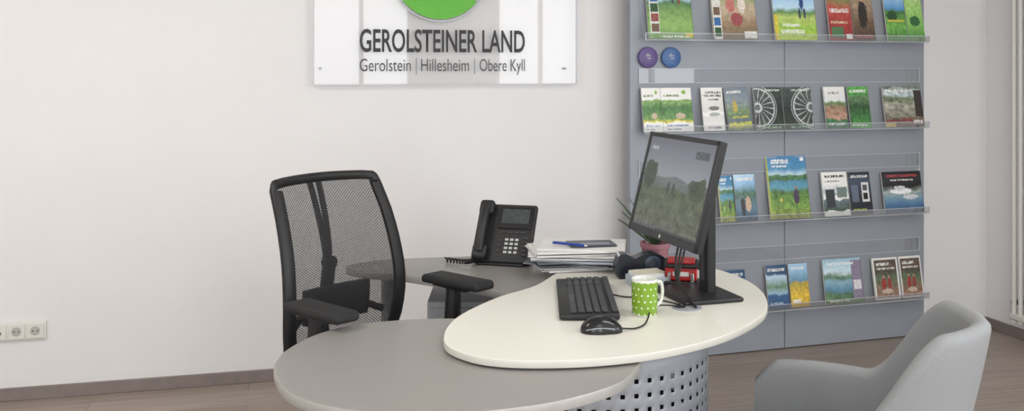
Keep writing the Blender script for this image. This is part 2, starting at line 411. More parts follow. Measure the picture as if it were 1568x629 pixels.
city = S([(0, '#34485c'), (.3, '#5c7688'), (.6, '#486850'), (.8, '#88b0d0'), (1, '#a8c8e0')], texts=[(.86, .93, .1, .9, WHT)], figs=[(.6, .35, .13, .17, '#c0a890'), (.35, .3, .10, .2, '#343434')], nz=.8)
vulkan = S([(0, '#848840'), (.2, '#6a8c44'), (.42, '#50743e'), (.5, '#5890a4'), (.60, '#4a7e98'), (.63, '#466c48'), (.69, '#4c7450'), (.71, '#a8c0cc'), (.8, '#4a84a8'), (1, '#3f78a4')], texts=[(.88, .95, .12, .55, WHT), (.82, .85, .12, .5, WHT)], figs=[(.68, .35, .07, .12, '#4a3c50'), (.68, .49, .03, .025, '#a08070'), (.3, .3, .03, .03, '#c8bc58')], rects=[(0, .04, 0, 1, '#b0b850'), (.85, .95, .92, .97, WHT)], nz=.9)
forest = S([(0, '#f0f0ec'), (.1, '#f0f0ec'), (.12, '#384c40'), (.35, '#606c70'), (.38, '#d8dcd8'), (.6, '#a8b4bc'), (.7, WHT), (1, WHT)], texts=[(.87, .93, .1, .9, BLK), (.77, .80, .1, .7, GRY)], rects=[(.1, .45, .2, .6, '#30383a'), (.55, .95, .42, .65, '#6a7c76')], nz=.8)
night = S([(0, '#2a3440'), (.2, '#1c2028'), (.5, '#28303c'), (.8, '#3c4858'), (1, '#20242c')], texts=[(.87, .93, .1, .9, WHT), (.1, .14, .1, .7, '#b8c458')], rects=[(.55, .9, .3, .75, '#d4d4d4'), (.62, .83, .36, .5, BLK), (.62, .83, .56, .7, '#50545c'), (.1, .4, .3, .7, '#5c6878')], nz=.5)
car = S([(0, '#2c445c'), (.2, '#44688c'), (.35, '#6a8898'), (.5, '#88948e'), (.65, '#1c1c20'), (.8, '#28282c'), (1, '#1a1a1e')], texts=[(.87, .93, .1, .9, '#b84c4c'), (.77, .81, .2, .8, WHT)], figs=[(.45, .52, .27, .07, '#e4e4e6'), (.42, .6, .15, .06, '#c0c4c8'), (.68, .38, .2, .06, '#c0c4c8')], nz=.7)
bluedoc = S([(0, '#28486a'), (.3, '#305680'), (.35, '#8aa8b8'), (.5, '#5c7c60'), (.75, '#a8c0d4'), (.8, '#264868'), (1, '#264868')], texts=[(.85, .92, .1, .9, WHT), (.1, .15, .1, .7, '#b0c4d0')], nz=.5)
yellow = S([(0, '#b89830'), (.25, '#ccac3c'), (.3, '#c4a43c'), (.55, '#a09040'), (.6, '#5c849c'), (.85, '#88acc8'), (1, '#98b8d0')], texts=[(.87, .93, .1, .8, WHT), (.1, .18, .1, .5, WHT)], nz=.5)
lake = S([(0, '#5c8050'), (.2, '#4c6854'), (.3, '#547f98'), (.5, '#7ca0b0'), (.58, '#466844'), (.72, '#b8ccd4'), (1, '#88acc0')], texts=[(.86, .92, .1, .8, WHT), (.04, .08, .1, .6, WHT)], rects=[(.72, 1, .1, .95, '#867c90'), (.76, .96, .3, .5, '#d0d0d4')], nz=.8)
eifel = S([(0, '#987460'), (.2, '#806654'), (.5, '#5a6850'), (.68, '#48423a'), (.72, '#54483e'), (1, '#584c40')], texts=[(.81, .88, .15, .65, WHT), (.72, .76, .15, .85, WHT)], figs=[(.38, .38, .08, .14, '#983434'), (.60, .38, .08, .13, '#8c3c36'), (.38, .55, .035, .03, '#b89078'), (.60, .54, .035, .03, '#b89078'), (.5, .2, .2, .06, '#b8a898')], border=.07, nz=.8)

def colr(spec, s, t, seed):
    L = spec['layers']
    tt = t + 0.05*noise.noise(Vector((s*3.5, seed*3.1, t*2)))+.018*noise.noise(Vector((s*14, seed*1.1, t*9)))
    c = None
    for (t0, c0), (t1, c1) in zip(L[:-1], L[1:]):
        if tt <= t1 or (t1, c1) == L[-1]:
            f = min(1, max(0, (tt-t0)/max(1e-4, t1-t0)))
            a, b = lin(c0), lin(c1); c = [x+(y-x)*f for x, y in zip(a, b)]; break
    n = .6*noise.noise(Vector((s*8, t*13, seed)))+0.45*noise.noise(Vector((s*20, t*32, seed+5)))+.3*noise.noise(Vector((s*50, t*70, seed+8)))
    white = min(c) > .7
    hasn = 0 if white else (0.25 if c[2] > c[1]*1.05 else 1)
    c = [max(0, x*(1+spec['nz']*n*1.15*hasn)*(1.0 if white else 1.28)) for x in c]
    if spec['wheel']:
        cx = 0.95 if seed % 2 == 0 else 0.1
        dx, dy = s-cx, (t-.52)*1.35
        r = math.hypot(dx, dy); an = math.atan2(dy, dx)
        if abs(r-.60) < .025 or abs(r-.68) < .010 or abs(r-.13) < .035 or (r < .6 and math.sin(an*17+r*5) > .88): c = [.55, .59, .59]
        elif r < .58: c = [x*(1+1.2*n)+.03 for x in c]
    for fx, fy, rx, ry, col in spec['figs']:
        if ((s-fx)/rx)**2+((t-fy)/ry)**2 < 1+.5*noise.noise(Vector((s*18, t*22, seed+1))):
            k = 1+.4*noise.noise(Vector((s*25, t*30, seed+3))); c = [x*k*1.15 for x in lin(col)]
    for s0, s1, t0, t1, col in spec['rects']:
        if s0 <= s <= s1 and t0 <= t <= t1:
            k = 1+.45*noise.noise(Vector((s*28, t*34, seed+9))); c = [x*k*1.1 for x in lin(col)]
    for t0, t1, s0, s1, col in spec['texts']:
        if t0 <= t <= t1 and s0 <= s <= s1:
            q = noise.noise(Vector((s*62, t*26, seed+20+t0*9)))
            if q > -0.10: c = list(lin(col))
    if spec['border']:
        b = spec['border']
        if s < b or s > 1-b or t < b*.7 or t > 1-b*.7: c = [.80, .80, .78]
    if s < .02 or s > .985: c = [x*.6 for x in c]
    return (max(0, min(c[0], .9)), max(0, min(c[1], .9)), max(0, min(c[2], .9)), 1)

brmat = vmat('printed_covers', 0.35)
brm = bmesh.new(); lay = brm.verts.layers.float_color.new('Col')
def brochure(u0, u1, z, h, spec, seed, w=-0.052, ang=0.0, th=0.008):
    W = u1-u0-0.004
    NX, NY = max(50, int(W*400)), max(80, int(h*400))
    lean = 0.185
    M = Matrix.Translation(((u0+u1)/2, w, z+0.003)) @ Matrix.Rotation(-lean, 4, 'X') @ Matrix.Rotation(ang, 4, 'Y')
    grid = []
    for j in range(NY+1):
        row = []
        for i in range(NX+1):
            s, t = i/NX, j/NY
            bend = -0.004*math.sin(math.pi*s)*t
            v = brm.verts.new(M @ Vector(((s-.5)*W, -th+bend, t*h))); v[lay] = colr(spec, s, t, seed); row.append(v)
        grid.append(row)
    for j in range(NY):
        for i in range(NX):
            brm.faces.new((grid[j][i], grid[j][i+1], grid[j+1][i+1], grid[j+1][i]))
    bk = [brm.verts.new(M @ Vector(p)) for p in ((-W/2, 0, 0), (W/2, 0, 0), (W/2, 0, h), (-W/2, 0, h))]
    for v in bk: v[lay] = (.7, .7, .68, 1)
    side = [grid[0], [r[-1] for r in grid], grid[-1][::-1], [r[0] for r in grid][::-1]]
    for k, sd in enumerate(side):
        cp = [brm.verts.new(v.co) for v in sd]
        for v in cp: v[lay] = (.65, .65, .63, 1)
        for i in range(len(cp)-1):
            a = bk[k].co.lerp(bk[(k+1) % 4].co, i/(len(cp)-1)); b = bk[k].co.lerp(bk[(k+1) % 4].co, (i+1)/(len(cp)-1))
            va, vb = brm.verts.new(a), brm.verts.new(b)
            va[lay] = vb[lay] = (.65, .65, .63, 1)
            brm.faces.new((cp[i+1], cp[i], va, vb))
    brm.faces.new(bk[::-1])
R1, R2, R3, R4 = rows
BR = [(.07, .315, R1, .29, hike), (.42, .67, R1, .29, family), (.765, 1.015, R1, .29, jump), (1.085, 1.23, R1, .28, redb), (1.23, 1.365, R1, .28, brown), (1.435, 1.565, R1, .27, fields), (1.565, 1.675, R1, .27, lgreen),
      (.045, .15, R2, .215, trail), (.145, .315, R2, .215, trail), (.365, .487, R2, .215, wbmag), (.505, .64, R2, .215, slate), (.658, .82, R2, .215, wheel), (.822, .995, R2, .215, wheel), (1.065, 1.197, R2, .215, cliff), (1.21, 1.34, R2, .215, dgreen), (1.425, 1.67, R2, .215, rock),
      (.08, .25, R3, .23, city), (.459, .544, R3, .225, vulkan), (.547, .67, R3, .23, city), (.738, .975, R3, .315, vulkan), (1.053, 1.211, R3, .225, forest), (1.213, 1.35, R3, .22, night), (1.421, 1.67, R3, .215, car),
      (.1, .25, R4, .2, lake), (.466, .613, R4, .205, bluedoc), (.727, .850, R4, .215, bluedoc), (.859, .972, R4, .215, yellow), (1.061, 1.296, R4, .225, lake), (1.36, 1.523, R4, .215, eifel), (1.526, 1.67, R4, .215, eifel)]
for k, (a, b, z, h, sp) in enumerate(BR):
    ang = 0.0
    if sp is slate: ang = -0.07
    brochure(a, b, z, h, sp, k, ang=ang)
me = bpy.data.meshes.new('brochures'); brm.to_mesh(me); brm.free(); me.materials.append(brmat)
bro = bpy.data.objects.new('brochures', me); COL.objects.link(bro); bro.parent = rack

# ------------------------------------------------------------------ reception desk
desk = empty('reception_desk', (0, 0, 0))
ZW = 0.74; ZG = 0.716
whitepts = [(-.176, 2.44), (-.172, 2.54), (-.14, 2.67), (-.045, 2.86), (.07, 3.01), (.15, 3.2), (.24, 3.38), (.38, 3.45), (.55, 3.42), (.70, 3.27), (.765, 3.10), (.775, 2.93), (.745, 2.76), (.692, 2.633), (.597, 2.50), (.4886, 2.395), (.341, 2.300), (.18, 2.247), (.03, 2.237), (-.068, 2.260), (-.13, 2.312), (-.165, 2.37)]
slab('white_top', whitepts, ZW-0.019, ZW, white_lam, desk, edge_mat=white_edge)
greypts = [(-.563, 2.24), (-.577, 2.33), (-.568, 2.43), (-.519, 2.56), (-.4265, 2.65), (-.304, 2.695), (-.176, 2.71), (0, 2.70), (.15, 2.62), (.27, 2.48), (.318, 2.36), (.30, 2.27), (.24, 2.15), (.13, 2.055), (.02, 2.0), (-.12, 1.965), (-.27, 1.965), (-.40, 2.01), (-.50, 2.1)]
slab('grey_meeting_top', greypts, ZG-0.025, ZG, silver_lam, desk, edge_mat=silver_edge)
sidepts = [(-.60, 3.42), (-.52, 3.52), (-.38, 3.57), (-.2, 3.60), (.1, 3.66), (.4, 3.68), (.6, 3.58), (.66, 3.40), (.5, 3.2), (.3, 3.0), (.16, 2.94), (.05, 2.97), (-.09, 3.075), (-.23, 3.18), (-.38, 3.28), (-.52, 3.33)]
slab('grey_side_top', sidepts, ZG-0.025, ZG, silver_lam, desk, edge_mat=silver_edge)
pc = (0.23, 2.665); pr = 0.316; pitch = 0.036; hole = 0.0115
bm = bmesh.new()
ncol = int(round(2*math.pi*pr/pitch))
xs = []
for i in range(ncol):
    xs += [i*pitch, i*pitch+(pitch-hole)/2, i*pitch+(pitch+hole)/2]
zs = []; z = 0.02; nrow = 18
for j in range(nrow):
    zs += [z+j*pitch, z+j*pitch+(pitch-hole)/2, z+j*pitch+(pitch+hole)/2]
zs += [z+nrow*pitch, ZW-0.019]
tot = ncol*pitch
vg = [[bm.verts.new((pc[0]+pr*math.cos(2*math.pi*x/tot), pc[1]+pr*math.sin(2*math.pi*x/tot), zz)) for x in xs] for zz in zs]
for j in range(len(zs)-1):
    for i in range(len(xs)):
        if j < nrow*3 and j % 3 == 1 and i % 3 == 1: continue
        i2 = (i+1) % len(xs)
        bm.faces.new((vg[j][i], vg[j][i2], vg[j+1][i2], vg[j+1][i]))
pp = finish('perforated_panel', bm, silver_paint, desk)
so = pp.modifiers.new('thick', 'SOLIDIFY'); so.thickness = 0.0015; so.offset = -1
cyl('dark_hole_backing', 0.2, 0.69, (pc[0], pc[1], 0.365), mat('interior_shade_dark', '#2a2c30', 0.6), desk)  # dark cylinder added behind the perforations, its colour standing in for interior shade
cyl('floor_plate', 0.325, 0.018, (pc[0], pc[1], 0.009), silver_paint, desk, bevel=0.004)
for x, y in ((-.25, 2.25), (-.42, 2.42)):
    cyl('leg', 0.025, ZG-0.025, (x, y, (ZG-0.025)/2), silver_paint, desk)
for x, y in ((.60, 3.38), (-.45, 3.44)):
    cyl('leg', 0.025, ZG-0.025, (x, y, (ZG-0.025)/2), silver_paint, desk)
cyl('cable_grommet', 0.043, 0.003, (0.505, 2.734, ZW+0.0012), silver_paint, desk, bevel=0.001)
cyl('cable_grommet_hole', 0.016, 0.0012, (0.485, 2.734, ZW+0.0032), black, desk)

ped = empty('drawer_pedestal', (0, 0.08, 0))
pedm = mat('pedestal_light_grey', '#b0b2b6', 0.5)
box('carcass', (.42, .36, .56), (-.085, 3.39, .34), pedm, ped, bevel=0.004)
for k in range(3):
    box('drawer_%d' % k, (.40, .02, .165), (-.085, 3.202, .155+k*.182), pedm, ped, bevel=0.003)
    box('handle_%d' % k, (.12, .012, .01), (-.085, 3.187, .20+k*.182), chrome, ped, bevel=0.003)
for x in (-.26, .09):
    for y in (3.25, 3.53):
        cyl('caster', .03, .06, (x, y, .03), black, ped, seg=20)

# ------------------------------------------------------------------ office chair
def chair_mesh_mat():
    m = bpy.data.materials.new('chair_mesh_fabric'); m.use_nodes = True
    nt = m.node_tree; nt.nodes.clear()
    out = nt.nodes.new('ShaderNodeOutputMaterial'); uv = nt.nodes.new('ShaderNodeTexCoord')
    sp = nt.nodes.new('ShaderNodeSeparateXYZ'); nt.links.new(uv.outputs['UV'], sp.inputs[0])
    def sn(o, k, ph=0.0):
        a = nt.nodes.new('ShaderNodeMath'); a.operation = 'MULTIPLY'; a.inputs[1].default_value = k; nt.links.new(o, a.inputs[0])
        b = nt.nodes.new('ShaderNodeMath'); b.operation = 'SINE'; nt.links.new(a.outputs[0], b.inputs[0]); return b
    a = sn(sp.outputs[0], 2*math.pi/0.0115); b = sn(sp.outputs[1], 2*math.pi/0.0085)
    mu = nt.nodes.new('ShaderNodeMath'); mu.operation = 'MULTIPLY'; nt.links.new(a.outputs[0], mu.inputs[0]); nt.links.new(b.outputs[0], mu.inputs[1])
    mr = nt.nodes.new('ShaderNodeMapRange'); mr.inputs['From Min'].default_value = 0.0; mr.inputs['From Max'].default_value = 0.35
    mr.inputs['To Min'].default_value = 0.14; mr.inputs['To Max'].default_value = 0.70
    nt.links.new(mu.outputs[0], mr.inputs['Value'])
    d = nt.nodes.new('ShaderNodeBsdfPrincipled'); d.inputs['Base Color'].default_value = lin('#2a2a2d')+(1,); d.inputs['Roughness'].default_value = 0.7
    t = nt.nodes.new('ShaderNodeBsdfTransparent')
    mx = nt.nodes.new('ShaderNodeMixShader'); nt.links.new(mr.outputs[0], mx.inputs[0]); nt.links.new(d.outputs[0], mx.inputs[1]); nt.links.new(t.outputs[0], mx.inputs[2])
    nt.links.new(mx.outputs[0], out.inputs['Surface']); return m
cmesh = chair_mesh_mat()
F = Vector((.72, -.694))
ch = empty('office_chair', (-.400, 2.90, 0), math.atan2(F.y, F.x)-math.pi/2)
def cr5(k, t):
    x = t*5; i = min(4, int(x)); f = x-i
    p0, p1, p2, p3 = k[max(i-1, 0)], k[i], k[i+1], k[min(i+2, 5)]
    return 0.5*((2*p1)+(-p0+p2)*f+(2*p0-5*p1+4*p2-p3)*f*f+(-p0+3*p1-3*p2+p3)*f**3)
def bw(t): return cr5([.192, .217, .224, .219, .212, .202], t)
def by(t): return cr5([-.248, -.218, -.207, -.226, -.268, -.325], t)
def BP(s, t, off=0):
    z = .50+t*.580 - .006*s*s*(t**4)
    return Vector((s*bw(t), by(t)+.035*s*s-off, z))
bm = bmesh.new(); uvl = bm.loops.layers.uv.new('UVMap'); NX, NY = 20, 36
g = [[bm.verts.new(BP(-.96+1.92*i/NX, .02+.96*j/NY)) for i in range(NX+1)] for j in range(NY+1)]
for j in range(NY):
    for i in range(NX):
        f = bm.faces.new((g[j][i], g[j][i+1], g[j+1][i+1], g[j+1][i]))
        for l, (a, b) in zip(f.loops, ((i, j), (i+1, j), (i+1, j+1), (i, j+1))):
            l[uvl].uv = (a/NX*.43, b/NY*.57)
finish('back_mesh', bm, cmesh, ch)
loop = []
for k in range(13): loop.append((1, .04+.91*k/12))
loop += [(.985, .978), (.94, .997)]
for k in range(1, 10): loop.append((.94-1.88*k/10, 1.0))
loop += [(-.94, .997), (-.985, .978)]
for k in range(13): loop.append((-1, .95-.91*k/12))
loop += [(-.93, .0), (-.5, -.015), (0, -.02), (.5, -.015), (.93, .0)]
bm = bmesh.new(); rings = []
for k, (s, t) in enumerate(loop):
    tc = max(0, min(1, t)); p = BP(s, tc); p.z += (t-tc)*.58
    inw = Vector((-s if abs(s) > .89 else 0, 0, 0)) if t < .965 and t > .03 else Vector((-s*.4, 0, -1 if t > .5 else 1))
    inw.normalize()
    wd = .030 if abs(s) > .95 else .022
    dp = .026
    back = Vector((0, -1, 0))
    ring = []
    for a, bb in ((-.4, 0), (-.2, .6), (.4, .8), (1.0, .35), (1.0, -.25), (.3, -.6), (-.2, -.45)):
        ring.append(bm.verts.new(p+inw*wd*a+back*dp*bb*.9))
    rings.append(ring)
N = len(rings); m_ = len(rings[0])
for k in range(N):
    A, B = rings[k], rings[(k+1) % N]
    for q in range(m_): bm.faces.new((A[q], A[(q+1) % m_], B[(q+1) % m_], B[q]))
fr = finish('back_frame', bm, black, ch, sharp=60)
def bk(s, t, off):
    p = BP(s, t, off); return tuple(p)
tube('spine_upper_a', [bk(.16, .97, .02), bk(.12, .8, .035), bk(.07, .6, .05), bk(.02, .42, .07)], .010, black, ch)
tube('spine_upper_b', [bk(-.01, .97, .02), bk(-.01, .8, .035), bk(-.005, .6, .05), bk(0, .42, .07)], .010, black, ch)
tube('spine_lower', [bk(0, .5, .06), bk(0, .3, .085), bk(0, .12, .08), (0, -.2, .46), (0, -.05, .42)], .022, black, ch)
tube('spine_arm_a', [bk(0, .36, .08), bk(-.45, .28, .05), bk(-.8, .22, .02)], .012, black, ch)
tube('spine_arm_b', [bk(0, .36, .08), bk(.45, .28, .05), bk(.8, .22, .02)], .012, black, ch)
cyl('spine_knob', .022, .03, bk(.02, .52, .05), black, ch, rot=(math.pi/2, 0, 0), seg=20)
bm = bmesh.new(); gg = []
for j in range(9):
    row = []
    for i in range(17):
        s = -.50+1.12*i/16; t = .22+.19*j/8
        row.append(bm.verts.new(BP(s, t, .012)))
    gg.append(row)
for j in range(8):
    for i in range(16): bm.faces.new((gg[j][i], gg[j][i+1], gg[j+1][i+1], gg[j+1][i]))
lp = finish('lumbar_pad', bm, blacksoft, ch); md = lp.modifiers.new('t', 'SOLIDIFY'); md.thickness = .02; md.offset = 0
bm = bmesh.new(); bm_box(bm, (.49, .47, .075), bevel=.034, seg=5)
for v in bm.verts:
    if v.co.y > .1: v.co.z -= (v.co.y-.1)**2*.7
finish('seat', bm, blacksoft, ch, (0, .03, .475))
box('seat_pan', (.40, .38, .03), (0, .02, .425), black, ch, bevel=.01)
box('mechanism', (.16, .24, .06), (0, 0, .385), black, ch, bevel=.015)
cyl('gas_lift', .026, .22, (0, 0, .26), chrome, ch)
cyl('base_hub', .045, .09, (0, 0, .12), black, ch, bevel=.01)
for k in range(5):
    a = k*2*math.pi/5+.3
    tube('base_spoke_%d' % k, [(.03*math.cos(a), .03*math.sin(a), .12), (.17*math.cos(a), .17*math.sin(a), .105), (.27*math.cos(a), .27*math.sin(a), .078)], .02, black, ch, radii=(.026, .017))
    for d in (-.014, .014):
        cyl('caster_%d' % k, .029, .02, (.28*math.cos(a)-d*math.sin(a), .28*math.sin(a)+d*math.cos(a), .030), black, ch, rot=(math.pi/2, 0, a), seg=24, bevel=.004)
for sgn in (1, -1):
    x = .262*sgn; y0 = .055
    bm = bmesh.new(); bm_box(bm, (.095, .26, .028), bevel=.0125, seg=4)
    for v in bm.verts:
        f = (v.co.y)/.13
        v.co.x *= 1-.12*max(0, f)**2
        v.co.z += -.012*max(0, -f)**2 - .006*max(0, f)**3
    finish('arm_pad', bm, blacksoft, ch, (x, y0+.005, .754))
    box('arm_pad_base', (.06, .16, .02), (x, y0-.01, .732), black, ch, bevel=.008)
    tube('arm_sleeve', [(x, y0-.015, .73), (x, y0-.02, .62), (x+.004*sgn, y0-.03, .53)], .026, black, ch, radii=(.024, .031))
    tube('arm_bracket', [(x+.004*sgn, y0-.03, .54), (x, y0-.03, .46), (x-.06*sgn, y0-.02, .415), (x-.16*sgn, 0, .405)], .02, black, ch)

# ------------------------------------------------------------------ monitor
Wd = Vector((.30, -.954))
mrz = math.atan2(Wd.y, Wd.x)
mon = empty('computer_monitor', (0.595, 2.885, ZW), mrz)
tilt = rd(-14.5)
head = empty('screen_tilt_joint', (-.010, -.103, .327), parent=mon, rot=(tilt, 0, 0))
MW, MH = .448, .322
bm = bmesh.new(); bm_box(bm, (MW, .022, MH), (0, 0, 0), bevel=.004); bm_box(bm, (MW*.75, .03, MH*.7), (0, .024, 0), bevel=.012)
finish('screen_housing', bm, black, head, axisflat=True)
bez = mat('monitor_bezel', '#1e1f22', .35)
for nm, s, l in (('bezel_top', (MW, .004, .014), (0, -.0125, MH/2-.007)), ('bezel_bottom', (MW, .004, .024), (0, -.0125, -MH/2+.012)), ('bezel_left', (.014, .004, MH), (-MW/2+.007, -.0125, 0)), ('bezel_right', (.014, .004, MH), (MW/2-.007, -.0125, 0))):
    box(nm, s, l, bez, head, bevel=.001)
bm = bmesh.new(); ly = bm.verts.layers.float_color.new('Col'); NX, NY = 220, 155; g = []
def mixc(a, b, f): return a+(b-a)*max(0, min(1, f))
C = lambda h: Vector(lin(h))
for j in range(NY+1):
    row = []
    for i in range(NX+1):
        s, t = i/NX, j/NY
        v = bm.verts.new(((s-.5)*(MW-.026), -.0115, (t-.5)*(MH-.036)+.004))
        hz = .58+.06*noise.noise(Vector((s*3, 2, 0)))+.015*noise.noise(Vector((s*18, 5, 0)))
        n = .7*noise.noise(Vector((s*9, t*11, 3)))+.5*noise.noise(Vector((s*24, t*28, 7)))+.4*noise.noise(Vector((s*70, t*60, 9)))
        sky = mixc(C('#868b94'), C('#636876'), (t-.6)/.4)
        hills = mixc(C('#4e5a50'), C('#6a737a'), (t-.42)/.2)*(1+.3*n)
        fore = mixc(C('#565b52'), C('#4d5842'), t/.5)*(1+.8*n)
        if t > hz: c = sky
        elif t > hz-.12: c = hills
        else: c = fore
        if ((s-.12)/.10)**2+((t-.58)/.16)**2 < 1+.8*n: c = C('#384234')*(1+.6*n)
        if ((s-.86)/.12)**2+((t-.52)/.12)**2 < 1+.8*n: c = C('#3e483a')*(1+.6*n)
        for fx in (.44, .52):
            if ((s-fx)/.018)**2+((t-.47)/.07)**2 < 1: c = C('#34373e')
            if ((s-fx)/.010)**2+((t-.56)/.02)**2 < 1: c = C('#6e625a')
        if t > .93: c = C('#686c76')
        if .74 < s < .93 and .83 < t < .91: c = C('#4c5058')*(1+.9*noise.noise(Vector((s*90, t*40, 1))))
        if .05 < s < .16 and .86 < t < .90: c = C('#9a9fa4')*(1+.6*n)
        if t < .035: c = C('#33363c')
        if t < .035 and s < .4 and (int(s*40) % 2 == 0): c = C('#5c6068')
        v[ly] = (max(0, c.x), max(0, c.y), max(0, c.z), 1); row.append(v)
    g.append(row)
for j in range(NY):
    for i in range(NX): bm.faces.new((g[j][i], g[j][i+1], g[j+1][i+1], g[j+1][i]))
finish('screen', bm, vmat('lit_screen_image', .3, .25), head)
cyl('logo_dot', .006, .002, (0, -.0152, -MH/2+.012), chrome, head, rot=(math.pi/2, 0, 0), seg=20)
box('stand_column', (.055, .03, .40), (0, -.0, .21), black, mon, bevel=.005)
box('column_groove', (.02, .004, .3), (0, -.0155, .2), darkgrey, mon)
box('tilt_mount', (.10, .085, .10), (0, -.05, .335), black, mon, bevel=.01)
bm = bmesh.new(); bm_box(bm, (.22, .195, .014), bevel=.006); finish('stand_foot', bm, black, mon, (0, -.035, .0075), axisflat=True)
cable = mat('black_cable', '#151515', .5)
for k, dx in enumerate((.0, .02, .04)):
    tube('cable_%d' % k, [(dx-.02, -.075, .19), (dx-.01, -.10, .12), (.02+dx*.4, -.115, .06), (.09+dx*.3, -.115, .02), (.135+dx*.2, -.115, .006)], .0034, cable, mon)

# ------------------------------------------------------------------ keyboard
kb = empty('keyboard', (.218, 2.81, ZW), rd(-1.5)-math.pi/2+math.pi)
kbl, kbw = .45, .165
bm = bmesh.new(); bm_box(bm, (kbl, kbw, .016), (0, 0, .012), bevel=.004)
for v in bm.verts: v.co.z += -.04*v.co.y if v.co.z > .01 else 0
finish('case', bm, black, kb)
box('foot', (.3, .02, .006), (0, -.06, .003), black, kb)
bm = bmesh.new()
for r in range(6):
    y = -.068+r*.0215+(0.006 if r > 0 else 0)-.003
    x = -.213
    while x < .205:
        wk = .0165
        if r == 5 and abs(x+.115) < .012: wk = .11
        g1 = .009 if (abs(x-.082) < .011 or abs(x-.147) < .011) else 0
        bm_box(bm, (wk, .0175, .007), (x+wk/2, y, .0235-.04*y), bevel=.002, seg=1)
        x += wk+.0028+g1
finish('keycaps', bm, mat('keycap_black', '#38393d', .5), kb)

# ------------------------------------------------------------------ mouse
ms = empty('computer_mouse', (.235, 2.485, ZW), rd(4))
bm = bmesh.new(); bmesh.ops.create_uvsphere(bm, u_segments=32, v_segments=20, radius=1)
for v in bm.verts:
    x, y, z = v.co
    z = max(z, -.15)
    w = 1-.12*math.cos(x*2.2)
    v.co = Vector((x*.056, y*.034*w*(1.0+.1*(x < 0)), (z+.15)*.036*(1-.22*max(0, x))))
finish('shell', bm, blackgloss, ms, (0, 0, 0))
cyl('scroll_wheel', .010, .007, (.030, 0, .026), darkgrey, ms, rot=(math.pi/2, 0, 0), seg=20)
tube('side_trim', [(-.045, -.028, .012), (-.01, -.0345, .018), (.03, -.030, .014)], .0018, mat('mouse_silver', '#8c9096', .3, metal=.6), ms)
tube('mouse_cable', [(.05, .0, .008), (.09, .01, .004), (.125, .05, .004), (.15, .11, .012), (.17, .17, .02), (.21, .20, .016), (.25, .23, .006)], .0022, cable, ms)
kc = empty('keyboard_cable'); tube('cord', [(.305, 2.86, ZW+.008), (.34, 2.85, ZW+.0035), (.40, 2.84, ZW+.0035), (.45, 2.80, ZW+.0035), (.487, 2.745, ZW+.006)], .0022, cable, kc)

# ------------------------------------------------------------------ mug
def mug_mat():
    m = bpy.data.materials.new('green_dotted_ceramic'); m.use_nodes = True
    nt = m.node_tree; b = nt.nodes['Principled BSDF']; tc = nt.nodes.new('ShaderNodeTexCoord')
    sx = nt.nodes.new('ShaderNodeSeparateXYZ'); nt.links.new(tc.outputs['UV'], sx.inputs[0])
    def M(op, a, bv=None):
        n = nt.nodes.new('ShaderNodeMath'); n.operation = op
        if hasattr(a, 'links'): nt.links.new(a, n.inputs[0])
        else: n.inputs[0].default_value = a
        if bv is not None:
            if hasattr(bv, 'links'): nt.links.new(bv, n.inputs[1])
            else: n.inputs[1].default_value = bv
        return n.outputs[0]
    u = M('MULTIPLY', sx.outputs[0], 13.0); v = M('MULTIPLY', sx.outputs[1], 6.0)
    off = M('MULTIPLY', M('MODULO', M('FLOOR', v), 2.0), 0.5)
    fu = M('SUBTRACT', M('FRACT', M('ADD', u, off)), 0.5); fv = M('SUBTRACT', M('FRACT', v), 0.5)
    d = M('ADD', M('MULTIPLY', fu, fu), M('MULTIPLY', fv, fv))
    k = M('LESS_THAN', d, 0.022)
    mx = nt.nodes.new('ShaderNodeMixRGB'); nt.links.new(k, mx.inputs[0])
    mx.inputs[1].default_value = lin('#7a9f30')+(1,); mx.inputs[2].default_value = lin('#e4e8d8')+(1,)
    nt.links.new(mx.outputs[0], b.inputs['Base Color']); b.inputs['Roughness'].default_value = .2
    return m
mugm = mug_mat(); cer = mat('white_ceramic', '#dcdfd6', .15, noise_amt=.01)
mug = empty('coffee_mug', (.3716, 2.654, ZW), 0)
prof = [(0, .0), (.029, .0), (.033, .003), (.0350, .006), (.036, .05), (.0365, .096), (.0368, .101), (.0360, .103), (.0348, .101), (.034, .05), (.033, .012), (.027, .006), (0, .006)]
mo = lathe('body', prof, [cer, mugm], mug, mats_by=[0, 0, 0, 1, 1, 0, 0, 0, 0, 0, 0, 0])
uvl = mo.data.uv_layers.new(name='UVMap')
for p_ in mo.data.polygons:
    angs = []
    for li in p_.loop_indices:
        co = mo.data.vertices[mo.data.loops[li].vertex_index].co; angs.append((math.atan2(co.y, co.x)/(2*math.pi)) % 1)
    mxa = max(angs)
    for li, a in zip(p_.loop_indices, angs):
        co = mo.data.vertices[mo.data.loops[li].vertex_index].co
        if mxa-a > .5: a += 1
        uvl.data[li].uv = (a, co.z/.105)
ha = rd(26)
tube('handle', [(.034*math.cos(ha), .034*math.sin(ha), .086), (.053*math.cos(ha), .053*math.sin(ha), .088), (.060*math.cos(ha), .060*math.sin(ha), .062), (.053*math.cos(ha), .053*math.sin(ha), .032), (.034*math.cos(ha), .034*math.sin(ha), .022)], .005, cer, mug)

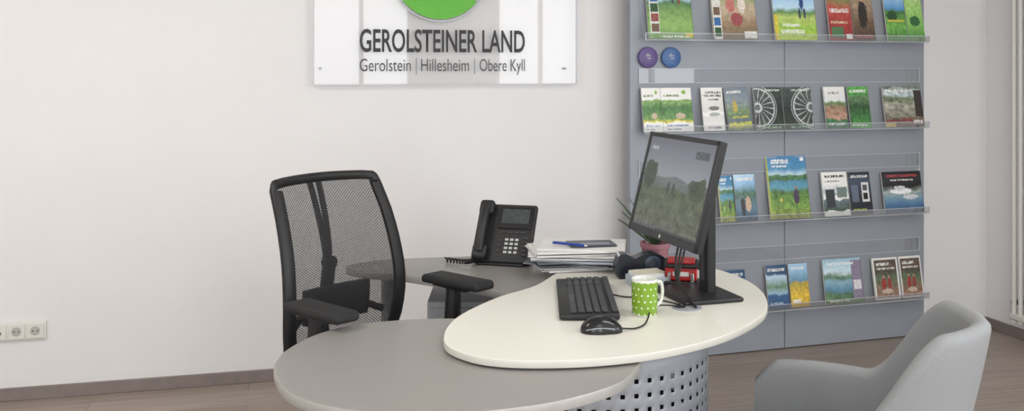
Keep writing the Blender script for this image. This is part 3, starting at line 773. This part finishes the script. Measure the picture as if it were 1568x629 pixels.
# ------------------------------------------------------------------ paper stack
ps = empty('paper_stack', (.235, 3.315, ZW), 0)
bm = bmesh.new(); z = 0.0
pm = [paper, mat('paper_grey', '#aeaeb2', .8), mat('paper_blueish', '#c4ccda', .8), mat('paper_dark_cover', '#70747c', .5)]
random.seed(11)
while z < .074:
    th = random.choice([.002, .003, .005, .007])
    an = random.uniform(-.28, .28)+math.pi/2
    n0 = len(bm.faces)
    bm_box(bm, (.21, .297, th*.72), (random.uniform(-.030, .022), random.uniform(-.016, .014), z+th/2), (random.uniform(-.012, .012), random.uniform(-.012, .012), an))
    bm.faces.ensure_lookup_table(); mi = random.choice([0, 0, 0, 0, 1, 2, 3]) if z < .068 else 0
    for f in bm.faces[n0:]: f.material_index = mi
    z += th
finish('sheets', bm, pm, ps, smooth=False)
ppx = empty('pamphlet', (.275, 3.30, ZW+z+.004), rd(8))
box('cover', (.16, .10, .005), (0, 0, .0), mat('pamphlet_dark', '#3a4048', .35, noise_amt=.3, nscale=40), ppx)
box('label', (.10, .03, .0008), (.01, -.02, .003), mat('pamphlet_grey', '#8a929a', .4), ppx)
pn = empty('ballpoint_pen', (.20, 3.26, ZW+z+.009), rd(-28))
tube('barrel', [(-.065, 0, 0), (0, 0, 0), (.055, 0, 0)], .0045, mat('pen_blue', '#1f3f9a', .3), pn, smooth_path=False)
tube('tip', [(.055, 0, 0), (.066, 0, -.001)], .003, chrome, pn, smooth_path=False, radii=(.0042, .001))
tube('clip', [(-.06, 0, .005), (-.02, 0, .006)], .0014, chrome, pn, smooth_path=False)

# ------------------------------------------------------------------ phone
ph = empty('desk_phone', (-.036, 3.465, ZG), math.atan2(-.26, .965))
hs = empty('housing_joint', (0, -.03, .006), parent=ph, rot=(rd(55), 0, 0))
PWd, PHt = .222, .235
bm = bmesh.new(); bm_box(bm, (PWd, PHt, .026), (0, PHt/2, 0), bevel=.008, seg=3); finish('housing', bm, black, hs, axisflat=True)
box('display_bezel', (.130, .088, .010), (.037, .177, .014), blackgloss, hs, bevel=.003)
box('display', (.104, .058, .001), (.037, .182, .0196), mat('phone_display', '#3e4345', .2, noise_amt=.3, nscale=60), hs)
bm = bmesh.new()
for r in range(4):
    for c in range(3): bm_box(bm, (.0135, .010, .004), (.015+c*.019, .040+r*.0165, .015), bevel=.0015, seg=1)
finish('number_keys', bm, mat('phone_key_light', '#b4b6b8', .4), hs)
bm = bmesh.new()
for r in range(5): bm_box(bm, (.014, .009, .004), (.086, .030+r*.017, .015), bevel=.0015, seg=1)
for r in range(3): bm_box(bm, (.012, .008, .004), (-.012, .045+r*.02, .015), bevel=.0015, seg=1)
for c in range(4): bm_box(bm, (.018, .007, .004), (.0+c*.024, .118, .015), bevel=.0015, seg=1)
finish('function_keys', bm, darkgrey, hs)
tube('handset_grip', [(-.075, .030, .040), (-.075, .075, .052), (-.075, .15, .052), (-.075, .205, .040)], .018, black, hs)
for y in (.030, .208):
    bm = bmesh.new(); bm_box(bm, (.056, .058, .032), (-.075, y, .030), bevel=.013, seg=4); finish('handset_cup', bm, black, hs)
box('stand_leg', (.16, .012, .175), (0, .12, .088), black, ph, rot=(rd(12), 0, 0), bevel=.004)
box('stand_base', (.18, .16, .010), (0, .035, .006), black, ph, bevel=.004)
cord = []
for k in range(90):
    f = k/89; x = -.10-.11*f+.05*math.sin(f*3.1); y = -.03-.05*math.sin(f*3.1)
    cord.append((x, y+.007*math.cos(k*1.15), .011+.007*math.sin(k*1.15)+.015*(1-f)))
tube('coiled_cord', cord, .0034, cable, ph, n=2, seg=6)

# ------------------------------------------------------------------ small desk items
nb = empty('memo_box', (.430, 3.03, ZW), rd(12))
box('tray', (.115, .085, .030), (0, 0, .015), mat('memo_grey', '#a8b0bc', .4), nb, bevel=.004)
box('notes', (.098, .07, .012), (0, 0, .034), paper, nb, bevel=.001)
box('top_sheet', (.098, .068, .001), (.006, .004, .041), mat('memo_cream', '#dcd8c4', .8), nb, rot=(0, 0, .12))
td = empty('tape_dispenser', (.430, 3.135, ZW), rd(6))
pts = [(-.080, 0), (.080, 0), (.086, .035), (.070, .068), (.035, .082), (0, .078), (-.03, .066), (-.055, .080), (-.082, .074)]
bm = bmesh.new(); P = catmull(pts, 5)
A = [bm.verts.new((x, -.025, max(0, z))) for x, z in P]; B = [bm.verts.new((x, .025, max(0, z))) for x, z in P]
bm.faces.new(A); bm.faces.new(B[::-1])
for k in range(len(P)): bm.faces.new((A[k], A[(k+1) % len(P)], B[(k+1) % len(P)], B[k]))
finish('body', bm, mat('dispenser_dark', '#1c2028', .25), td)
cyl('tape_roll', .027, .053, (.030, 0, .048), mat('tape_blue_grey', '#2e3a4a', .3), td, rot=(math.pi/2, 0, 0), bevel=.002)
cyl('roll_core', .010, .055, (.030, 0, .048), darkgrey, td, rot=(math.pi/2, 0, 0))
box('cutter', (.006, .028, .012), (-.082, 0, .080), chrome, td, rot=(0, rd(-20), 0))
hp = empty('hole_punch', (.540, 3.020, ZW), rd(-14))
box('base', (.110, .075, .018), (0, 0, .009), black, hp, bevel=.004)
redp = mat('red_plastic', '#ae1e24', .3)
box('body', (.10, .055, .044), (0, .004, .040), redp, hp, bevel=.006)
box('lever', (.105, .065, .012), (0, -.002, .070), black, hp, rot=(rd(10), 0, 0), bevel=.005)
box('lever_cap', (.086, .045, .010), (0, -.002, .079), redp, hp, rot=(rd(10), 0, 0), bevel=.004)
box('hinge', (.11, .014, .03), (0, .028, .060), black, hp, bevel=.003)
box('label', (.05, .001, .014), (0, -.0240, .040), paper, hp)
for x in (-.036, .036): cyl('punch_pin', .006, .03, (x, -.030, .030), chrome, hp, seg=16)

pot = empty('potted_plant', (.50, 3.31, ZW))
lathe('pot', [(0, 0), (.036, 0), (.040, .004), (.048, .066), (.053, .068), (.053, .084), (.048, .084), (.044, .07), (0, .068)], mat('pink_ceramic', '#94646e', .35), pot)
lathe('soil', [(0, .071), (.044, .0712)], mat('potting_soil', '#3a2c22', .9), pot)
leafm = mat('leaf_green', '#41563a', .45, noise_amt=.25, nscale=20)
bm = bmesh.new(); random.seed(5)
def leaf(bm, a, L, rise, w, droop):
    prevs = None; n = 10
    for k in range(n+1):
        f = k/n; r = L*f; z = .07+rise*f-droop*f*f
        c = Vector((math.cos(a)*r, math.sin(a)*r, z)); sd = Vector((-math.sin(a)*.6, math.cos(a)*.6, .7))*w*(math.sin(math.pi*(.12+.88*f)) if f < 1 else 0.01)
        cur = (bm.verts.new(c-sd), bm.verts.new(c-Vector((0, 0, w*.35))), bm.verts.new(c+sd))
        if prevs:
            bm.faces.new((prevs[0], prevs[1], cur[1], cur[0])); bm.faces.new((prevs[1], prevs[2], cur[2], cur[1]))
        prevs = cur
leaf(bm, rd(180), .135, .18, .010, .01); leaf(bm, rd(174), .115, .13, .010, .01); leaf(bm, rd(195), .095, .18, .009, .01); leaf(bm, rd(165), .13, .10, .009, .01)
for k in range(16):
    leaf(bm, k*2.4, random.uniform(.05, .10), random.uniform(.08, .17), .009, random.uniform(0, .04))
lv = finish('leaves', bm, leafm, pot); md = lv.modifiers.new('t', 'SOLIDIFY'); md.thickness = .001

# ------------------------------------------------------------------ visitor chair (grey tub)
vf = Vector((-.90, .436)).normalized()
vc = empty('visitor_armchair', (.842, 2.36, 0), math.atan2(vf.y, vf.x)-math.pi/2)
vc.scale = (.93, .93, .955)
fab = mat('light_grey_upholstery', '#8e9092', .85, noise_amt=.03, nscale=120, bump=.35, bscale=500)
def outline(a):
    hw, hd = .30, .27
    if abs(a) < .5:
        th = a/.5*math.pi/2
        x = math.sin(th)*hw; y = -.02-math.cos(th)*hd
        return x, y
    f = (abs(a)-.5)/.5; return math.copysign(hw-.01*f, a), -.02+f*.32
def topz(a):
    f = abs(a)
    if f < .20: return .875
    if f < .5:
        k = (f-.20)/.30; k = k*k*(3-2*k); return .875-(.875-.642)*k
    k = (f-.5)/.5; return .642+.008*math.sin(k*math.pi)-.01*k-.13*max(0, k-.78)**1.5*4
bm = bmesh.new(); NA, NZ = 96, 14; TH = .05
rings = []
for i in range(NA+1):
    a = -1+2*i/NA; x, y = outline(a); zt = topz(a)
    x2, y2 = outline(max(-1, a-.01)); x3, y3 = outline(min(1, a+.01))
    tx, ty = x3-x2, y3-y2; l = math.hypot(tx, ty); nx, ny = ty/l, -tx/l
    if nx*x+ny*(y+.02) < 0: nx, ny = -nx, -ny
    zb = .30; ring = []
    def pos(z, off):
        f = max(0.0, min(1.0, (z-zb)/(.875-zb)))
        flare = -.055*(1-f)**1.5
        backness = max(0, 1-abs(a)/.5)
        flare += backness*.08*max(0, f-.35)
        return Vector((x+nx*(flare-off), y+ny*(flare-off), z))
    for k in range(NZ+1): ring.append(pos(zb+(zt-.02-zb)*k/NZ, 0))
    for k in range(1, 6):
        th = math.pi*k/6; ring.append(pos(zt-.02+.024*math.sin(th), TH/2-TH/2*math.cos(th)))
    for k in range(NZ+1): ring.append(pos(zt-.02-(zt-.02-zb)*k/NZ, TH))
    rings.append([bm.verts.new(p) for p in ring])
m_ = len(rings[0])
for i in range(NA):
    for k in range(m_): bm.faces.new((rings[i][k], rings[i][(k+1) % m_], rings[i+1][(k+1) % m_], rings[i+1][k]))
bm.faces.new(rings[0]); bm.faces.new(rings[-1][::-1])
finish('shell', bm, fab, vc, sharp=50)
bm = bmesh.new(); bm_box(bm, (.48, .50, .11), bevel=.035, seg=4); finish('seat_cushion', bm, fab, vc, (0, .03, .405))
box('seat_base', (.44, .46, .05), (0, .03, .325), fab, vc, bevel=.015)
for x in (-.2, .2):
    for y in (-.16, .24):
        tube('leg', [(x, y, .31), (x*1.12, y*1.12, .002)], .014, chrome, vc, smooth_path=False, radii=(.016, .011))

# ------------------------------------------------------------------ lights
def area(name, loc, rot, sx, sy, power, col):
    l = bpy.data.lights.new(name, 'AREA'); l.shape = 'RECTANGLE'; l.size = sx; l.size_y = sy; l.energy = power; l.color = col
    o = bpy.data.objects.new(name, l); COL.objects.link(o); o.location = loc; o.rotation_euler = rot; return o
for k, (a, b, pw, c) in enumerate(((1.7, 2.6, 16, (1, .96, .90)), (5.0, 1.9, 24, (1, .94, .85)), (3.1, 4.6, 18, (1, .96, .90)))):
    lampf = empty('ceiling_lamp' + ('' if k == 0 else '.%03d' % k), R(a, b, RH-.001), AL)
    box('housing', (1.2, .30, .05), (0, 0, -.025), plastic_white, lampf, bevel=.006)
    al = area('ceiling_tube_%d' % k, (0, 0, -.055), (0, 0, 0), 1.1, .24, pw, c); al.parent = lampf

world = bpy.data.worlds.new('World'); scene.world = world; world.use_nodes = True
world.node_tree.nodes['Background'].inputs[0].default_value = (.8, .88, 1, 1); world.node_tree.nodes['Background'].inputs[1].default_value = .5

# ------------------------------------------------------------------ camera
cam = bpy.data.cameras.new('camera'); co = bpy.data.objects.new('camera', cam); COL.objects.link(co)
co.location = (0, 0, H_CAM); co.rotation_euler = (math.pi/2, 0, 0)
cam.sensor_width = 36; cam.lens = 36*1450/1568
cam.shift_y = -(314.5-105)/1568
cam.clip_start = .05
scene.camera = co

# align the room with the world axes
bpy.context.view_layer.update()
RZ = Matrix.Rotation(-AL, 4, 'Z')
for o in list(COL.objects):
    if o.parent is None:
        o.matrix_world = RZ @ o.matrix_world
